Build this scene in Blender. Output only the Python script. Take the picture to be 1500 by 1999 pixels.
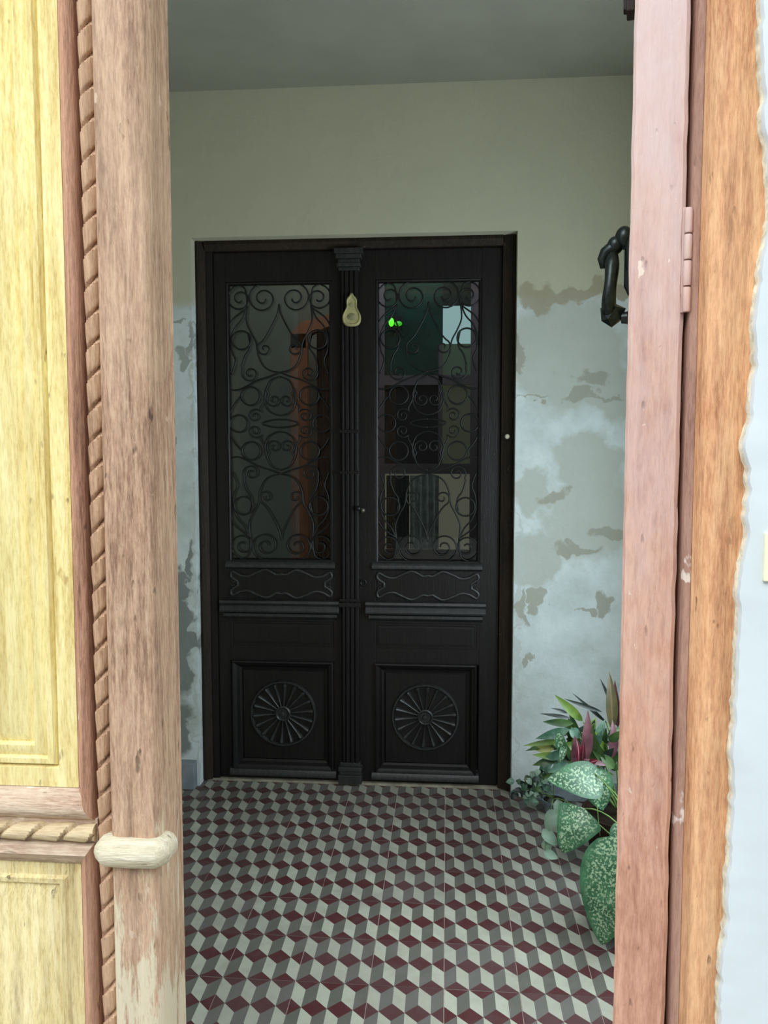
import bpy, bmesh, math, random
from mathutils import Vector, Matrix

for o in list(bpy.data.objects):
    bpy.data.objects.remove(o)
scene = bpy.context.scene
COL = scene.collection
rnd = random.Random(7)

# ------------------------------------------------------------------ camera
F_PX, EYE = 1550.0, 1.415
YAW, PITCH = math.radians(4.526), math.radians(4.041)
cam_d = bpy.data.cameras.new('camera')
cam = bpy.data.objects.new('camera', cam_d)
COL.objects.link(cam)
cam.location = (0, 0, EYE)
cam.rotation_euler = (math.radians(90) - PITCH, 0, YAW)
cam_d.sensor_fit = 'VERTICAL'
cam_d.sensor_height = 36.0
cam_d.lens = F_PX / 1999.0 * 36.0
cam_d.clip_start = 0.05
scene.camera = cam

# ------------------------------------------------------------------ world, lights, exposure
world = bpy.data.worlds.new('overcast_sky')
scene.world = world
world.use_nodes = True
bg = world.node_tree.nodes['Background']
bg.inputs['Color'].default_value = (0.84, 0.93, 1.0, 1)
bg.inputs['Strength'].default_value = 2.1

sun_d = bpy.data.lights.new('veiled_sun', 'SUN')
sun_d.energy = 3.0
sun_d.angle = math.radians(45)
sun_d.color = (0.97, 0.985, 1.0)
sun = bpy.data.objects.new('veiled_sun', sun_d)
COL.objects.link(sun)
sd = Vector((0.20, 0.80, -0.62))
sun.rotation_euler = sd.to_track_quat('-Z', 'Y').to_euler()
sun.location = (-1, -3, 4)

# added fill lamp brightening the vestibule through an unseen opening in the right wall
fill_d = bpy.data.lights.new('hall_fill', 'AREA')
fill_d.shape = 'RECTANGLE'
fill_d.size, fill_d.size_y = 1.1, 1.5
fill_d.energy = 34
fill_d.color = (0.80, 0.93, 1.0)
fill = bpy.data.objects.new('hall_fill', fill_d)
COL.objects.link(fill)
fill.location = (1.10, 2.05, 1.25)
fill.rotation_euler = (0, math.radians(90), 0)

# added fill lamp under the closed ceiling of the room behind the doors
rear_d = bpy.data.lights.new('rear_room_fill', 'AREA')
rear_d.size = 1.0
rear_d.energy = 24
rear_d.color = (0.85, 0.95, 1.0)
rear = bpy.data.objects.new('rear_room_fill', rear_d)
COL.objects.link(rear)
rear.location = (-0.3, 3.75, 2.75)
rear.rotation_euler = (math.radians(15), 0, 0)

vs = scene.view_settings
vs.view_transform = 'Standard'
vs.look = 'None'
vs.gamma = 1.0
vs.use_curve_mapping = False
vs.exposure = 0.0

# ------------------------------------------------------------------ helpers
def _basis():
    a, p = YAW, PITCH
    fw = Vector((-math.sin(a) * math.cos(p), math.cos(a) * math.cos(p), -math.sin(p)))
    r = Vector((math.cos(a), math.sin(a), 0))
    return r, r.cross(fw), fw
_R, _U, _FW = _basis()
def P(px, py, Y):
    """world point at depth Y measured from the photograph"""
    d = _FW + _R * ((px - 750) / F_PX) - _U * ((py - 999.5) / F_PX)
    t = Y / d.y
    return Vector((d.x * t, Y, EYE + d.z * t))

def srgb(r, g, b):
    def c(v):
        v /= 255.0
        return v / 12.92 if v <= 0.04045 else ((v + 0.055) / 1.055) ** 2.4
    return (c(r), c(g), c(b), 1)

class MB:
    def __init__(s):
        s.v, s.f, s.m = [], [], []
    def add(s, vs_, fs, mi=0):
        o = len(s.v)
        s.v += [tuple(v) for v in vs_]
        for f in fs:
            s.f.append(tuple(i + o for i in f)); s.m.append(mi)
        return s
    def box(s, x0, x1, y0, y1, z0, z1, bv=0.0, mi=0):
        if bv <= 0:
            vs_ = [(x, y, z) for x in (x0, x1) for y in (y0, y1) for z in (z0, z1)]
            fs = [(0, 1, 3, 2), (4, 6, 7, 5), (0, 4, 5, 1), (2, 3, 7, 6), (0, 2, 6, 4), (1, 5, 7, 3)]
            return s.add(vs_, fs, mi)
        bm = bmesh.new()
        bmesh.ops.create_cube(bm, size=1)
        for v in bm.verts:
            v.co = Vector(((x0 + x1) / 2 + v.co.x * (x1 - x0), (y0 + y1) / 2 + v.co.y * (y1 - y0), (z0 + z1) / 2 + v.co.z * (z1 - z0)))
        bmesh.ops.bevel(bm, geom=list(bm.edges), offset=bv, segments=2, profile=0.6, affect='EDGES')
        return s.bm(bm, mi)
    def bm(s, bm, mi=0):
        bm.verts.ensure_lookup_table()
        s.add([v.co[:] for v in bm.verts], [[v.index for v in f.verts] for f in bm.faces], mi)
        bm.free()
        return s
    def prism(s, pts, lo, hi, axis='z', mi=0):
        """closed outline pts (a,b) extruded along axis: z:(x,y), x:(y,z), y:(x,z)"""
        n = len(pts)
        def mk(p, t):
            return {'z': (p[0], p[1], t), 'x': (t, p[0], p[1]), 'y': (p[0], t, p[1])}[axis]
        vs_ = [mk(p, lo) for p in pts] + [mk(p, hi) for p in pts]
        fs = [(i, (i + 1) % n, n + (i + 1) % n, n + i) for i in range(n)]
        fs += [tuple(range(n))[::-1], tuple(range(n, 2 * n))]
        return s.add(vs_, fs, mi)
    def rings(s, rings_, closed=True, cap=True, mi=0):
        n = len(rings_[0]); vs_ = [p for r in rings_ for p in r]; fs = []
        for k in range(len(rings_) - 1):
            for i in range(n if closed else n - 1):
                j = (i + 1) % n
                fs.append((k * n + i, k * n + j, (k + 1) * n + j, (k + 1) * n + i))
        if cap and closed:
            fs.append(tuple(range(n))[::-1]); fs.append(tuple(range((len(rings_) - 1) * n, len(rings_) * n)))
        return s.add(vs_, fs, mi)
    def tube(s, pts, r, n=8, closed=False, mi=0):
        pts = [Vector(p) for p in pts]; m = len(pts)
        rr = r if isinstance(r, (list, tuple)) else [r] * m
        out = []; up = None
        for i, p in enumerate(pts):
            a = pts[(i - 1) % m] if closed or i > 0 else p
            b = pts[(i + 1) % m] if closed or i < m - 1 else p
            t = (b - a).normalized()
            if up is None:
                up = Vector((0, 1, 0)) if abs(t.y) < 0.8 else Vector((1, 0, 0))
            u = (up - t * up.dot(t)).normalized(); w = t.cross(u); up = u
            out.append([p + (u * math.cos(2 * math.pi * k / n) + w * math.sin(2 * math.pi * k / n)) * rr[i] for k in range(n)])
        if closed:
            out.append(out[0])
        return s.rings(out, cap=not closed, mi=mi)
    def lathe(s, prof, cx, cy, z=0, n=24, mi=0, wob=None):
        out = []
        for r, h in prof:
            out.append([(cx + r * math.cos(2 * math.pi * k / n), cy + r * math.sin(2 * math.pi * k / n), z + h) for k in range(n)])
        return s.rings(out, mi=mi)
    def lathe_y(s, prof, cx, z, y, n=20, sx=1, mi=0, cap=False):
        """profile (radius, towards-viewer distance) turned about a Y axis"""
        out = [[(cx + sx * r * math.cos(2 * math.pi * k / n), y - h, z + r * math.sin(2 * math.pi * k / n)) for k in range(n)] for r, h in prof]
        return s.rings(out, mi=mi, cap=cap)
    def frame(s, x0, x1, z0, z1, prof, y, cap=True, mi=0):
        """concentric mitred rectangles: prof = [(inset, out towards viewer)]"""
        rs = []
        for i, h in prof:
            rs.append([(x0 + i, y - h, z0 + i), (x1 - i, y - h, z0 + i), (x1 - i, y - h, z1 - i), (x0 + i, y - h, z1 - i)])
        n0 = len(rs)
        vs_ = [p for r in rs for p in r]; fs = []
        for k in range(n0 - 1):
            for i in range(4):
                j = (i + 1) % 4
                fs.append((k * 4 + i, k * 4 + j, (k + 1) * 4 + j, (k + 1) * 4 + i))
        if cap:
            fs.append(tuple(range((n0 - 1) * 4, n0 * 4)))
        return s.add(vs_, fs, mi)
    def build(s, name, mats, parent=None, smooth=False, fix=True):
        off = Vector((0, 0, 0)); q = parent
        while q is not None:
            off += q.location; q = q.parent
        me = bpy.data.meshes.new(name)
        me.from_pydata([tuple(Vector(v) - off) for v in s.v], [], s.f)
        if not isinstance(mats, (list, tuple)):
            mats = [mats]
        for m in mats:
            me.materials.append(m)
        me.polygons.foreach_set('material_index', s.m)
        if fix:
            bm = bmesh.new(); bm.from_mesh(me)
            bmesh.ops.recalc_face_normals(bm, faces=bm.faces)
            bm.to_mesh(me); bm.free()
        if smooth:
            me.polygons.foreach_set('use_smooth', [True] * len(me.polygons))
            if smooth is not True:
                try: me.set_sharp_from_angle(angle=math.radians(smooth))
                except Exception: pass
        me.update()
        o = bpy.data.objects.new(name, me)
        COL.objects.link(o)
        o.parent = parent
        return o

def catmull(pts, n=8):
    out = []
    q = [pts[0]] + list(pts) + [pts[-1]]
    for i in range(1, len(q) - 2):
        for k in range(n):
            t = k / n
            out.append(tuple(0.5 * ((2 * q[i][d]) + (-q[i - 1][d] + q[i + 1][d]) * t + (2 * q[i - 1][d] - 5 * q[i][d] + 4 * q[i + 1][d] - q[i + 2][d]) * t * t + (-q[i - 1][d] + 3 * q[i][d] - 3 * q[i + 1][d] + q[i + 2][d]) * t ** 3) for d in range(2)))
    out.append(tuple(pts[-1]))
    return out

def tag(o, label=None, cat=None, group=None, kind=None):
    if label: o['label'] = label
    if cat: o['category'] = cat
    if group: o['group'] = group
    if kind: o['kind'] = kind
    return o
def empty(name, loc=(0, 0, 0), rz=0.0):
    o = bpy.data.objects.new(name, None)
    o.empty_display_size = 0.05
    COL.objects.link(o)
    o.location = loc; o.rotation_euler = (0, 0, rz)
    return o

# ------------------------------------------------------------------ materials
def new_mat(name, rough=0.7, spec=0.3):
    m = bpy.data.materials.new(name); m.use_nodes = True
    nt = m.node_tree
    b = nt.nodes['Principled BSDF']
    b.inputs['Roughness'].default_value = rough
    b.inputs['Specular IOR Level'].default_value = spec
    return m, nt, b
def nd(nt, typ, **kw):
    n = nt.nodes.new(typ)
    for k, v in kw.items():
        if k.startswith('in_'):
            n.inputs[int(k[3:])].default_value = v
        else:
            setattr(n, k, v)
    return n
def coords(nt, scale=(1, 1, 1), loc=(0, 0, 0), use_random=False):
    tc = nd(nt, 'ShaderNodeTexCoord')
    src = tc.outputs['Object']
    if use_random:
        oi = nd(nt, 'ShaderNodeObjectInfo')
        va = nd(nt, 'ShaderNodeVectorMath', operation='ADD')
        cb = nd(nt, 'ShaderNodeMath', operation='MULTIPLY', in_1=37.0)
        nt.links.new(oi.outputs['Random'], cb.inputs[0])
        nt.links.new(src, va.inputs[0]); nt.links.new(cb.outputs[0], va.inputs[1])
        src = va.outputs[0]
    mp = nd(nt, 'ShaderNodeMapping')
    mp.inputs['Scale'].default_value = scale
    mp.inputs['Location'].default_value = loc
    nt.links.new(src, mp.inputs[0])
    return mp.outputs[0]
def noise(nt, vec, scale=5, detail=4, rough=0.55, dist=0.0):
    n = nd(nt, 'ShaderNodeTexNoise')
    n.inputs['Scale'].default_value = scale
    n.inputs['Detail'].default_value = detail
    n.inputs['Roughness'].default_value = rough
    n.inputs['Distortion'].default_value = dist
    nt.links.new(vec, n.inputs['Vector'])
    return n.outputs['Fac']
def ramp(nt, fac, stops, interp='LINEAR'):
    r = nd(nt, 'ShaderNodeValToRGB')
    r.color_ramp.interpolation = interp
    e = r.color_ramp.elements
    while len(e) < len(stops): e.new(0.5)
    for el, (p, c) in zip(e, stops):
        el.position = p
        el.color = c if len(c) == 4 else (*c, 1)
    nt.links.new(fac, r.inputs[0])
    return r.outputs[0]
def W(v): return (v, v, v, 1)
def mix(nt, fac, a, b, mode='MIX'):
    m = nd(nt, 'ShaderNodeMix', data_type='RGBA', blend_type=mode)
    for sock, val in ((m.inputs[0], fac), (m.inputs[6], a), (m.inputs[7], b)):
        if hasattr(val, 'is_linked') or hasattr(val, 'links'):
            nt.links.new(val, sock)
        else:
            sock.default_value = val
    return m.outputs[2]
def math_(nt, op, a, b=None, clamp=False):
    m = nd(nt, 'ShaderNodeMath', operation=op, use_clamp=clamp)
    for i, v in enumerate((a, b)):
        if v is None: continue
        if hasattr(v, 'links'): nt.links.new(v, m.inputs[i])
        else: m.inputs[i].default_value = v
    return m.outputs[0]
def bump(nt, b, h, strength=0.3, dist=0.01):
    n = nd(nt, 'ShaderNodeBump')
    n.inputs['Strength'].default_value = strength
    n.inputs['Distance'].default_value = dist
    nt.links.new(h, n.inputs['Height'])
    nt.links.new(n.outputs[0], b.inputs['Normal'])

def wood(name, dark, mid, light, axis='z', rough=0.75, grain=1.0, spots=None, spot_cut=0.66, spot_scale=30, bstr=0.45, spec=0.25, top=None, wear=None, wear_z=None):
    m, nt, b = new_mat(name, rough, spec)
    st = {'z': (1, 1, 0.07), 'x': (0.07, 1, 1)}[axis]
    v = coords(nt, st)
    g1 = noise(nt, v, 110 * grain, 5, 0.65, 0.3)
    g2 = noise(nt, v, 28 * grain, 3, 0.6, 1.2)
    g3 = noise(nt, coords(nt, {'z': (1, 1, 0.16), 'x': (0.16, 1, 1)}[axis], (5, 2, 1)), 330 * min(1, grain + .2), 3, 0.7)
    c = ramp(nt, g1, [(0.36, dark), (0.50, mid), (0.62, light)])
    c2 = ramp(nt, g2, [(0.36, dark), (0.52, mid), (0.68, light)])
    c3 = ramp(nt, g3, [(0.36, dark), (0.5, mid), (0.64, light)])
    c = mix(nt, 0.42, c, c2)
    c = mix(nt, 0.36, c, c3)
    pit = noise(nt, coords(nt, {'z': (1, 1, 0.35), 'x': (0.35, 1, 1)}[axis], (9, 4, 7)), 75, 2, 0.5)
    pitm = ramp(nt, pit, [(0.24, W(1)), (0.31, W(0))])
    c = mix(nt, math_(nt, 'MULTIPLY', pitm, 0.75), c, tuple(x * .35 for x in dark[:3]) + (1,))
    big = noise(nt, coords(nt), 3.2, 3)
    c = mix(nt, ramp(nt, big, [(0.4, W(0)), (0.65, W(0.35))]), c, light)
    if top:     # paler sky reflection painted into the colour above a ragged height
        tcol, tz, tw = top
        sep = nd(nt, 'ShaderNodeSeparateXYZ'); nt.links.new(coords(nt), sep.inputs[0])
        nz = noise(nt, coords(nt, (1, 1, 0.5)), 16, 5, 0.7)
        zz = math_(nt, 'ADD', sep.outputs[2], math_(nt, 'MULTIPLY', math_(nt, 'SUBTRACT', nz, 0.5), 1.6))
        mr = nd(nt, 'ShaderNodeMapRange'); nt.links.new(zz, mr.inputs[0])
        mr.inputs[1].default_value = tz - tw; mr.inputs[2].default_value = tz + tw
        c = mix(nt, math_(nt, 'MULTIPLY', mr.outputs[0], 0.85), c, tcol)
    if wear:
        nz = noise(nt, coords(nt, (1, 1, 0.16)), 30, 6, 0.72)
        if wear_z:
            sep = nd(nt, 'ShaderNodeSeparateXYZ'); nt.links.new(coords(nt), sep.inputs[0])
            mr = nd(nt, 'ShaderNodeMapRange'); nt.links.new(sep.outputs[2], mr.inputs[0])
            mr.inputs[1].default_value = wear_z[0]; mr.inputs[2].default_value = wear_z[1]
            mr.inputs[3].default_value = 0.115; mr.inputs[4].default_value = -0.2
            nz = math_(nt, 'ADD', nz, mr.outputs[0])
        fz = noise(nt, coords(nt, (1, 1, 0.12), (2, 2, 2)), 120, 4, 0.7)
        nz = math_(nt, 'ADD', nz, math_(nt, 'MULTIPLY', math_(nt, 'SUBTRACT', fz, 0.5), 0.55))
        c = mix(nt, ramp(nt, nz, [(0.51, W(0)), (0.59, W(0.85))]), c, wear)
    if spots:
        s = noise(nt, coords(nt, (1, 1, 0.6) if axis == 'z' else (0.6, 1, 1), (3, 1, 2)), spot_scale, 4, 0.6)
        c = mix(nt, ramp(nt, s, [(spot_cut, W(0)), (spot_cut + 0.03, W(0.85))]), c, spots)
    nt.links.new(c, b.inputs['Base Color'])
    h = math_(nt, 'ADD', math_(nt, 'ADD', g1, math_(nt, 'MULTIPLY', g3, 0.5)), math_(nt, 'MULTIPLY', g2, 0.7))
    h = math_(nt, 'SUBTRACT', h, math_(nt, 'MULTIPLY', pitm, 0.8))
    bump(nt, b, h, bstr, 0.004)
    return m

def plain(name, col, rough=0.5, spec=0.3, metal=0, var=0.25, bstr=0.15, scale=25):
    m, nt, b = new_mat(name, rough, spec)
    b.inputs['Metallic'].default_value = metal
    n = noise(nt, coords(nt), scale, 4)
    lo = tuple(x * (1 - var) for x in col[:3]) + (1,); hi = tuple(min(1, x * (1 + var)) for x in col[:3]) + (1,)
    nt.links.new(ramp(nt, n, [(0.35, lo), (0.65, hi)]), b.inputs['Base Color'])
    bump(nt, b, n, bstr, 0.003)
    return m

M = {}
M['yellow'] = wood('yellow_painted_wood', srgb(188, 156, 84), srgb(238, 220, 148), srgb(250, 240, 186), spots=srgb(190, 160, 100), spot_cut=0.70, spot_scale=14, bstr=0.35, grain=0.8)
M['yellow_pale'] = wood('yellow_painted_wood_worn', srgb(134, 104, 54), srgb(226, 204, 138), srgb(246, 234, 188), spots=srgb(180, 150, 95), spot_cut=0.68, spot_scale=18, bstr=0.9, grain=0.55)
M['stile'] = wood('weathered_brown_stile', srgb(100, 74, 60), srgb(182, 146, 120), srgb(218, 188, 158), spots=srgb(214, 190, 168), spot_cut=0.68, wear=srgb(218, 208, 180), wear_z=(0.66, 1.02), bstr=0.7)
M['mould'] = wood('weathered_pink_moulding', srgb(122, 86, 70), srgb(188, 142, 116), srgb(214, 170, 142), spots=srgb(220, 200, 180), spot_cut=0.70, bstr=0.6)
M['mould_x'] = wood('weathered_pink_moulding_flat', srgb(132, 100, 80), srgb(196, 166, 142), srgb(226, 210, 186), axis='x', spots=srgb(228, 214, 190), spot_cut=0.6, bstr=0.7)
M['rope'] = wood('weathered_rope_carving', srgb(120, 90, 70), srgb(180, 142, 112), srgb(212, 178, 146), bstr=0.4)
M['rope_x'] = wood('weathered_rope_carving_flat', srgb(146, 118, 86), srgb(196, 170, 132), srgb(218, 200, 164), axis='x', bstr=0.4)
M['band'] = wood('whitened_band', srgb(168, 150, 116), srgb(206, 196, 166), srgb(224, 218, 196), axis='x', bstr=0.8, spots=srgb(170, 130, 95), spot_cut=0.66)
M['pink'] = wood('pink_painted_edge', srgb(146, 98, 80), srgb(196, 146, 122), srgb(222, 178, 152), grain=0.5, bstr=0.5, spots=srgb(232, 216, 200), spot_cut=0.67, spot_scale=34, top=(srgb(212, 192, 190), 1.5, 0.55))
M['orange'] = wood('orange_brown_jamb', srgb(132, 82, 58), srgb(212, 152, 110), srgb(240, 196, 150), grain=0.6, bstr=0.7, spots=srgb(220, 200, 182), spot_cut=0.69, spot_scale=28)
M['brownpink'] = wood('brown_rebate', srgb(118, 84, 72), srgb(160, 122, 106), srgb(184, 148, 130), bstr=0.4, spots=srgb(220, 208, 196), spot_cut=0.68, spot_scale=22)
M['dusty_wood'] = wood('dusty_black_wood', (0.006, 0.006, 0.006, 1), (0.018, 0.018, 0.0185, 1), (0.05, 0.051, 0.053, 1), rough=0.38, spec=0.5, bstr=0.25)
M['black_wood'] = wood('blackened_brown_wood', (0.003, 0.0026, 0.003, 1), (0.0062, 0.0050, 0.0055, 1), (0.013, 0.010, 0.011, 1), rough=0.4, spec=0.38, bstr=0.25, spots=(0.05, 0.05, 0.048, 1), spot_cut=0.74, spot_scale=40)
M['frame_wood'] = wood('dark_frame_wood', (0.006, 0.0045, 0.003, 1), (0.016, 0.011, 0.008, 1), (0.045, 0.030, 0.020, 1), rough=0.6, spec=0.25, bstr=0.5, spots=(0.10, 0.07, 0.05, 1), spot_cut=0.7)
M['iron'] = plain('black_iron', (0.012, 0.013, 0.013, 1), 0.42, 0.5, 0.3)
M['knocker'] = plain('aged_dark_bronze', (0.035, 0.045, 0.045, 1), 0.36, 0.5, 0.75, scale=60)
M['cream'] = plain('cream_plaster', srgb(176, 170, 122), 0.7, 0.2, var=0.15, scale=60)
M['white_plastic'] = plain('white_plastic', srgb(235, 230, 210), 0.4, 0.4, var=0.03)
M['brass'] = plain('dull_brass_knob', (0.20, 0.18, 0.15, 1), 0.4, 0.5, 0.6)
M['grout'] = plain('pale_grout', srgb(206, 190, 182), 0.9, 0.1, var=0.2, scale=30)
M['stone'] = plain('threshold_stone', srgb(150, 145, 128), 0.8, 0.2, var=0.25, scale=20)
M['skirt'] = plain('grey_painted_skirting', srgb(132, 142, 148), 0.7, 0.2, var=0.15, scale=14, bstr=0.5)
M['pot_dark'] = plain('dark_pot', (0.035, 0.04, 0.045, 1), 0.35, 0.5)
M['pot_clay'] = plain('brown_pot', srgb(52, 36, 30), 0.8, 0.2)
M['pot_blue'] = plain('blue_grey_pot', srgb(120, 136, 150), 0.5, 0.4)
M['soil'] = plain('soil', (0.03, 0.022, 0.016, 1), 0.95, 0.1)
M['stem'] = plain('green_stem', srgb(110, 140, 80), 0.6, 0.2)
M['plaque'] = plain('cream_plaque', srgb(240, 235, 200), 0.6, 0.2, var=0.05)

def tile_mat(name, col, dirt):
    m, nt, b = new_mat(name, 0.42, 0.35)
    n = noise(nt, coords(nt, use_random=True), 22, 4)
    c = mix(nt, ramp(nt, n, [(0.45, W(0)), (0.75, W(0.55))]), col, dirt)
    oi = nd(nt, 'ShaderNodeObjectInfo')
    fade = ramp(nt, oi.outputs['Random'], [(0.0, W(0.0)), (0.6, W(0.1)), (1.0, W(0.45))])
    c = mix(nt, fade, c, dirt)
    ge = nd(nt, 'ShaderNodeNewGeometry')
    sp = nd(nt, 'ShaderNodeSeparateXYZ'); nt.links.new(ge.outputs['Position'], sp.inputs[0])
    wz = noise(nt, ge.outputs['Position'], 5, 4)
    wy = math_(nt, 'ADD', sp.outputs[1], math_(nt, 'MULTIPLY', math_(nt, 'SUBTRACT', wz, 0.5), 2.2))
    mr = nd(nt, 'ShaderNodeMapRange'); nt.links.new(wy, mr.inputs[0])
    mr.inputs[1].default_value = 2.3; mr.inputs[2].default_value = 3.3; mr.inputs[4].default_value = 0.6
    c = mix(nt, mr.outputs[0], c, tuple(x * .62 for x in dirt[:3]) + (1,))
    nt.links.new(c, b.inputs['Base Color'])
    bump(nt, b, n, 0.12, 0.002)
    return m
M['t_light'] = tile_mat('tile_cream', srgb(188, 192, 176), srgb(160, 158, 146))
M['t_grey'] = tile_mat('tile_grey', srgb(104, 104, 96), srgb(122, 118, 116))
M['t_red'] = tile_mat('tile_oxblood', srgb(88, 45, 47), srgb(98, 80, 80))

def wall_mat(name, upper, lower, tan, zlim, patches, dirty=None):
    m, nt, b = new_mat(name, 0.85, 0.15)
    v = coords(nt)
    sep = nd(nt, 'ShaderNodeSeparateXYZ'); nt.links.new(v, sep.inputs[0])
    nz = noise(nt, coords(nt, (1, 1, 1)), 6, 5, 0.6)
    fine = noise(nt, v, 38, 5, 0.65)
    base_u = mix(nt, ramp(nt, nz, [(0.4, W(0)), (0.7, W(0.25))]), upper, tuple(x * 0.85 for x in upper[:3]) + (1,))
    lo2 = srgb(176, 188, 182)
    base_l = mix(nt, ramp(nt, nz, [(0.4, W(0)), (0.65, W(0.6))]), lower, lo2)
    zz = math_(nt, 'ADD', sep.outputs[2], math_(nt, 'MULTIPLY', math_(nt, 'SUBTRACT', nz, 0.5), 0.10))
    c = mix(nt, ramp(nt, math_(nt, 'SUBTRACT', zz, zlim - 0.5), [(0.482, W(0)), (0.518, W(1))]), base_l, base_u)
    # peeled patches: union of ragged ellipses fixed on the wall
    vn = nd(nt, 'ShaderNodeTexNoise'); vn.inputs['Scale'].default_value = 14; vn.inputs['Detail'].default_value = 5
    nt.links.new(v, vn.inputs['Vector'])
    vs1 = nd(nt, 'ShaderNodeVectorMath', operation='SUBTRACT'); nt.links.new(vn.outputs['Color'], vs1.inputs[0]); vs1.inputs[1].default_value = (0.5, 0.5, 0.5)
    vs2 = nd(nt, 'ShaderNodeVectorMath', operation='SCALE'); nt.links.new(vs1.outputs[0], vs2.inputs[0]); vs2.inputs['Scale'].default_value = 0.17
    vd = nd(nt, 'ShaderNodeVectorMath', operation='ADD'); nt.links.new(v, vd.inputs[0]); nt.links.new(vs2.outputs[0], vd.inputs[1])
    for colr, items, amt in patches:
        acc = None
        for (x, z, rx, rz) in items:
            s1 = nd(nt, 'ShaderNodeVectorMath', operation='SUBTRACT'); nt.links.new(vd.outputs[0], s1.inputs[0]); s1.inputs[1].default_value = (x, 0, z)
            s2 = nd(nt, 'ShaderNodeVectorMath', operation='MULTIPLY'); nt.links.new(s1.outputs[0], s2.inputs[0]); s2.inputs[1].default_value = (1 / rx, 0, 1 / rz)
            s3 = nd(nt, 'ShaderNodeVectorMath', operation='LENGTH'); nt.links.new(s2.outputs[0], s3.inputs[0])
            acc = s3.outputs['Value'] if acc is None else math_(nt, 'MINIMUM', acc, s3.outputs['Value'])
        k = math_(nt, 'MULTIPLY', ramp(nt, math_(nt, 'MULTIPLY', acc, 0.5), [(0.42, W(1)), (0.56, W(0))]), amt)
        c = mix(nt, k, c, colr)
    c = mix(nt, ramp(nt, fine, [(0.62, W(0)), (0.74, W(0.35))]), c, tan)
    nt.links.new(c, b.inputs['Base Color'])
    bump(nt, b, math_(nt, 'ADD', nz, math_(nt, 'MULTIPLY', fine, 0.35)), 0.25, 0.02)
    return m
def pe(px, py, rx, ry, Y=3.25):
    p = P(px, py, Y); k = Y / F_PX
    return (p.x, p.z, rx * k, ry * k)
tan = srgb(160, 152, 132)
ctan = srgb(158, 158, 144)
M['wall_back'] = wall_mat('peeling_back_wall', srgb(190, 188, 166), srgb(214, 224, 226), srgb(168, 170, 160), 2.045, [
    (srgb(180, 185, 176), [pe(1105, 690, 120, 110), pe(1190, 760, 50, 60), pe(1150, 1010, 90, 90), pe(1040, 960, 34, 50), pe(1150, 900, 70, 60), pe(1045, 1090, 60, 60)], 0.8),
    (srgb(162, 154, 132), [pe(1060, 580, 60, 24), pe(1130, 572, 60, 18), pe(1200, 565, 60, 20)], 0.85),
    (ctan, [pe(1130, 768, 34, 7), pe(1185, 775, 40, 4), pe(1035, 778, 34, 3), pe(1080, 968, 26, 14), pe(1180, 1175, 16, 26), pe(1150, 1190, 16, 6),
            pe(1035, 1278, 12, 10), pe(1022, 1290, 9, 10), pe(1190, 1040, 34, 14), pe(1130, 1075, 44, 10), pe(1020, 1190, 10, 40), pe(1045, 1170, 14, 22), pe(1160, 742, 26, 14), pe(1016, 690, 8, 34)], 0.8),
    (srgb(104, 110, 104), [pe(350, 1150, 30, 30), pe(372, 1100, 10, 40), pe(345, 1210, 26, 50), pe(350, 1300, 34, 70), pe(350, 1420, 34, 60), pe(326, 1060, 10, 40), pe(362, 1240, 22, 50)], 0.8),
    (srgb(188, 196, 192), [pe(384, 1250, 5, 280), pe(382, 800, 4, 240), pe(1006, 1250, 5, 280)], 0.7),
    (srgb(120, 122, 112), [pe(362, 700, 10, 24), pe(340, 632, 14, 6), pe(372, 660, 6, 30), pe(326, 700, 9, 20), pe(330, 860, 8, 40)], 0.6),
])
M['wall_in'] = plain('vestibule_plaster', srgb(186, 186, 168), 0.85, 0.15, var=0.06, scale=5, bstr=0.25)
M['ceiling'] = plain('ceiling_plaster', srgb(150, 150, 138), 0.9, 0.1, var=0.05, scale=4)
M['facade'] = plain('white_limewash', srgb(206, 214, 216), 0.85, 0.15, var=0.035, scale=9, bstr=0.6)
M['edge_plaster'] = plain('broken_plaster_edge', srgb(216, 212, 192), 0.95, 0.1, var=0.22, scale=70, bstr=0.8)
M['pavement'] = plain('street_paving', srgb(150, 146, 138), 0.9, 0.1, var=0.15, scale=4)
M['far_facade'] = plain('opposite_facade_paint', srgb(74, 70, 64), 0.9, 0.1, var=0.1, scale=2)
M['far_dark'] = plain('opposite_dark_openings', (0.02, 0.025, 0.025, 1), 0.6, 0.3)

def glass_mat():
    m = bpy.data.materials.new('old_window_glass'); m.use_nodes = True
    nt = m.node_tree; nt.nodes.clear()
    out = nd(nt, 'ShaderNodeOutputMaterial')
    tr = nd(nt, 'ShaderNodeBsdfTransparent'); tr.inputs[0].default_value = (0.85, 0.88, 0.86, 1)
    gl = nd(nt, 'ShaderNodeBsdfGlossy'); gl.inputs['Roughness'].default_value = 0.02
    fr = nd(nt, 'ShaderNodeFresnel'); fr.inputs[0].default_value = 1.5
    mx = nd(nt, 'ShaderNodeMixShader')
    nt.links.new(fr.outputs[0], mx.inputs[0]); nt.links.new(tr.outputs[0], mx.inputs[1]); nt.links.new(gl.outputs[0], mx.inputs[2])
    nt.links.new(mx.outputs[0], out.inputs[0])
    return m
M['glass'] = glass_mat()
def lit(name, col, strength):
    m, nt, b = new_mat(name, 0.5)
    b.inputs['Base Color'].default_value = (0.02, 0.02, 0.02, 1)
    b.inputs['Emission Color'].default_value = col
    b.inputs['Emission Strength'].default_value = strength
    return m

# ------------------------------------------------------------------ room shell
WY = 3.25            # face of the inner wall
LY = 3.33            # face of the inner door leaves
XL, XR, ZC = -1.45, 0.95, 2.885
Y_IN = 1.20

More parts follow.
